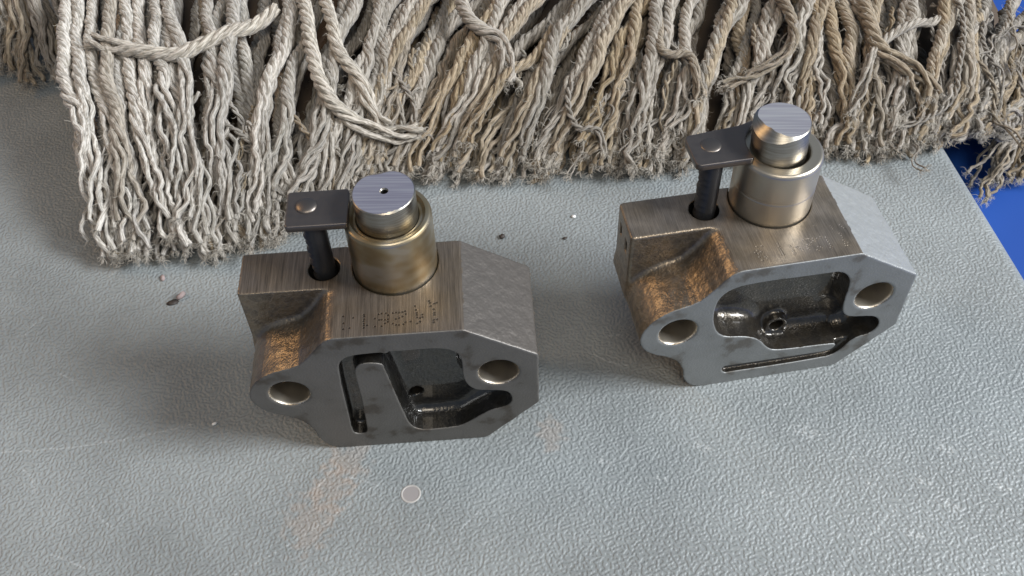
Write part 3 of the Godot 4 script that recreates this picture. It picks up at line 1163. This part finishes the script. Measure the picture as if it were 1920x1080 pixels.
	hi.set_meta("kind", "stuff")
	mop.add_child(hi, true)


# ------------------------------------------------------------------ crumbs and marks

func crumb(called: String, label: String, category: String, at: Vector2, size: Vector3, m: Material, turn: float, sd: int) -> void:
	var b := Buf.new()
	rng.seed = sd
	var rings := 5
	var seg := 9
	for j in rings + 1:
		var th := PI * j / rings
		for s in seg + 1:
			var a := TAU * (s % seg) / seg
			var k := 1.0 + 0.4 * wob.get_noise_3d(cos(a) * 20.0 + sd * 7.0, sin(a) * 20.0, th * 14.0)
			var d := Vector3(sin(th) * cos(a), cos(th), sin(th) * sin(a))
			b.put(Vector3(d.x * size.x, d.y * size.z + size.z * 0.9, d.z * size.y) * k, d)
	for j in rings:
		for s in seg:
			var q := j * (seg + 1) + s
			b.quad(q, q + 1, q + seg + 2, q + seg + 1)
	var o := part(called, b.into(ArrayMesh.new(), m), self, g3(at.x, at.y, 0))
	o.rotation.y = turn
	tag(o, label, category)


func make_crumbs() -> void:
	var white := metal(lin(0.78, 0.78, 0.76), 0.5, "white chip", 0.0)
	var dark := metal(lin(0.05, 0.04, 0.035), 0.6, "dark grit", 0.0)
	var lint := metal(lin(0.32, 0.25, 0.24), 0.9, "lint", 0.0)
	crumb("paint_chip", "tiny white chip on the lid left of the left tensioner", "chip", Vector2(-75.6, 137.3), Vector3(0.8, 0.4, 0.2), white, 0.5, 3)
	crumb("paint_chip", "tiny white chip on the lid between the tensioners near the mop", "chip", Vector2(18.9, 204.0), Vector3(0.75, 0.55, 0.3), white, 0.2, 4)
	crumb("grit_grain", "dark grain of grit just behind the left tensioner's shoulder", "grit", Vector2(-2.2, 197.1), Vector3(1.0, 0.8, 0.5), dark, 0.9, 5)
	crumb("lint_scrap", "pinkish scrap of lint beside the left tensioner's back corner", "lint", Vector2(-91.5, 179.2), Vector3(1.6, 0.7, 0.8), lint, 0.9, 6)
	crumb("dirt_smear", "dark clod of dirt under the scrap of lint", "dirt", Vector2(-93.6, 177.4), Vector3(1.7, 1.1, 0.15), dark, 0.2, 9)
	crumb("lint_scrap", "small pale scrap of lint in front of the mop's left end", "lint", Vector2(-98.1, 186.6), Vector3(0.7, 1.3, 0.4), lint, 0.3, 7)
	crumb("grit_grain", "dark grain of grit between the tensioners, level with the right one's block", "grit", Vector2(15.8, 195.5), Vector3(0.7, 0.5, 0.3), dark, 0.4, 8)
	# the round plug let into the lid
	var b := Buf.new()
	var c := Vector2(-25.8, 115.6)
	var rows := []
	for s in 9:
		var a := PI * s / 8.0
		rows.append([2.15 + 0.28 * cos(a), 0.16 * sin(a) - 0.01])
	lathe_smooth(b, c, rows, 48)
	var pale := metal(lin(0.36, 0.34, 0.32), 0.5, "worn plug rim", 0.0)
	var disc := Buf.new()
	lathe(disc, c, [[1.9, 0.06], [0.0, 0.06]], 40)
	var pink := metal(lin(0.26, 0.24, 0.235), 0.45, "plug face", 0.0)
	var rimmesh := b.into(ArrayMesh.new(), pale)
	disc.into(rimmesh, pink)
	var o := part("round_plug", rimmesh, self)
	tag(o, "small round greyish plug with a pale rim set in the lid", "plug")


func _ready() -> void:
	# camera
	var cam := Camera3D.new()
	cam.name = "camera"
	var th := 0.8688788
	var roll := -0.0406421
	var right := Vector3(1, 0, 0)
	var up := Vector3(0, cos(th), -sin(th))
	var fwd := Vector3(0, -sin(th), -cos(th))
	cam.transform = Transform3D(Basis(right * cos(roll) + up * sin(roll), -right * sin(roll) + up * cos(roll), -fwd), Vector3(0, 0.2102721, 0))
	cam.fov = 32.18185
	cam.near = 0.01
	cam.far = 20.0
	add_child(cam)
	# the room's even, cool daylight
	var env := Environment.new()
	env.background_mode = Environment.BG_COLOR
	env.background_color = Color(0.66, 0.735, 0.835)
	env.background_energy_multiplier = 0.36
	env.tonemap_mode = Environment.TONE_MAPPER_LINEAR
	env.tonemap_exposure = 1.17
	env.sdfgi_enabled = true
	env.ssao_enabled = true
	env.ssil_enabled = true
	var we := WorldEnvironment.new()
	we.name = "environment"
	we.environment = env
	add_child(we)
	# daylight from a large opening on the right, and a warm lamp high behind on the left
	area("window_light", Vector3(1.12, 0.86, 0.06), Vector3(0, 0, -0.17), Vector2(0.5, 0.45), Color(0.97, 0.985, 1.0), 3.15)
	area("warm_room_light", Vector3(-1.10, 0.95, -0.62), Vector3(0, 0, -0.17), Vector2(0.5, 0.4), Color(1.0, 0.80, 0.55), 0.42)
	area("skylight", Vector3(0.15, 1.35, 0.75), Vector3(0, 0, -0.17), Vector2(0.6, 0.5), Color(1.0, 0.95, 0.87), 0.75)
	make_materials()
	make_table()
	make_lid()
	lump.frequency = 0.22
	lump.seed = 6
	tensioner(0, Vector2(-31.95, 129.38), 0.0346, [-4.4, 6.0, -4.3, 4.1, -4.3, 2.5, -2.9, 2.7, -2.2, 5.4, 0.0, 6.1, 0.1, 5.6, 0.1, 4.9, 0.0, 4.3, 0.1, 3.7, 0.1, 3.1, 0.8, 3.1, 0.1, 2.5, 3.2, 5.9, 3.8, 6.1, 4.7, 6.1, 5.2, 5.5, 5.2, 4.4, 4.6, 4.3, 3.8, 4.4, 3.3, 4.4, 2.4, 4.8, 5.2, 3.7, 4.6, 3.3, 3.9, 2.6, 2.5, 2.6, 6.2, 6.0, 6.9, 6.1, 7.6, 6.0, 8.3, 6.1, 8.9, 6.3, 9.0, 5.5, 8.3, 4.9, 7.6, 4.5, 6.9, 4.3, 6.3, 3.1, 7.0, 2.7, 7.6, 2.6, 8.5, 2.7, 9.0, 3.2, 11.0, 7.5, 11.2, 6.4, 11.4, 5.6, 11.4, 5.0, 11.5, 4.3, 12.1, 4.1, 12.6, 4.3, 12.6, 5.0, 12.1, 3.1, 11.5, 2.7, 10.1, 3.3, 14.1, 8.7, 14.3, 8.1, 14.4, 7.2, 15.2, 7.8, 15.8, 8.0, 15.1, 6.3, 15.2, 5.3, 15.2, 4.7, 15.1, 3.3, 15.8, 3.4, 15.1, 2.7], "dark oily chain tensioner with a centre hole in its plunger end")
	tensioner(1, Vector2(57.43, 144.21), 0.13705, [-1.1, 6.4, 0.1, 6.4, -1.4, 5.3, -2.0, 4.7, -1.4, 4.3, -0.6, 4.8, -1.5, 3.3, -1.2, 2.3, -0.2, 3.1, 0.0, 2.7, 3.8, 6.4, 3.8, 5.7, 3.8, 4.8, 3.8, 4.2, 3.9, 3.7, 3.9, 3.1, 6.3, 5.3, 6.4, 4.5, 6.5, 3.7, 6.5, 2.9, 7.7, 4.7, 8.4, 4.1, 8.5, 3.6, 9.8, 6.5, 10.9, 6.5, 11.3, 6.4, 12.1, 6.4, 12.0, 5.7, 11.5, 5.3, 10.7, 4.8, 10.3, 4.8, 9.9, 4.1, 10.0, 3.6, 13.0, 6.2, 14.0, 6.6, 15.1, 6.2, 15.0, 5.3, 15.1, 4.7, 15.2, 4.0, 15.3, 3.5, 14.9, 3.0, 12.4, 3.8, 12.9, 3.5, 11.9, 3.0, 17.4, 9.3, 17.5, 8.8, 17.6, 8.3, 19.6, 9.2, 19.9, 8.7, 20.1, 8.2, 18.6, 6.7, 18.7, 6.0, 18.7, 5.4, 18.6, 4.6, 18.7, 4.0, 18.6, 3.5, 18.5, 2.9, 19.4, 3.7, 19.0, 2.8, 13.9, 10.2], "brighter chain tensioner with a long slot under its pocket and a half-chamfered plunger end")
	make_mop()
	make_crumbs()


func area(called: String, from: Vector3, to: Vector3, size: Vector2, c: Color, energy: float) -> void:
	var l := AreaLight3D.new()
	l.name = called
	l.area_size = size
	l.area_normalize_energy = true
	l.light_color = c
	l.light_energy = energy
	l.area_range = 6.0
	l.shadow_enabled = true
	add_child(l)
	l.look_at_from_position(from, to, Vector3.UP)
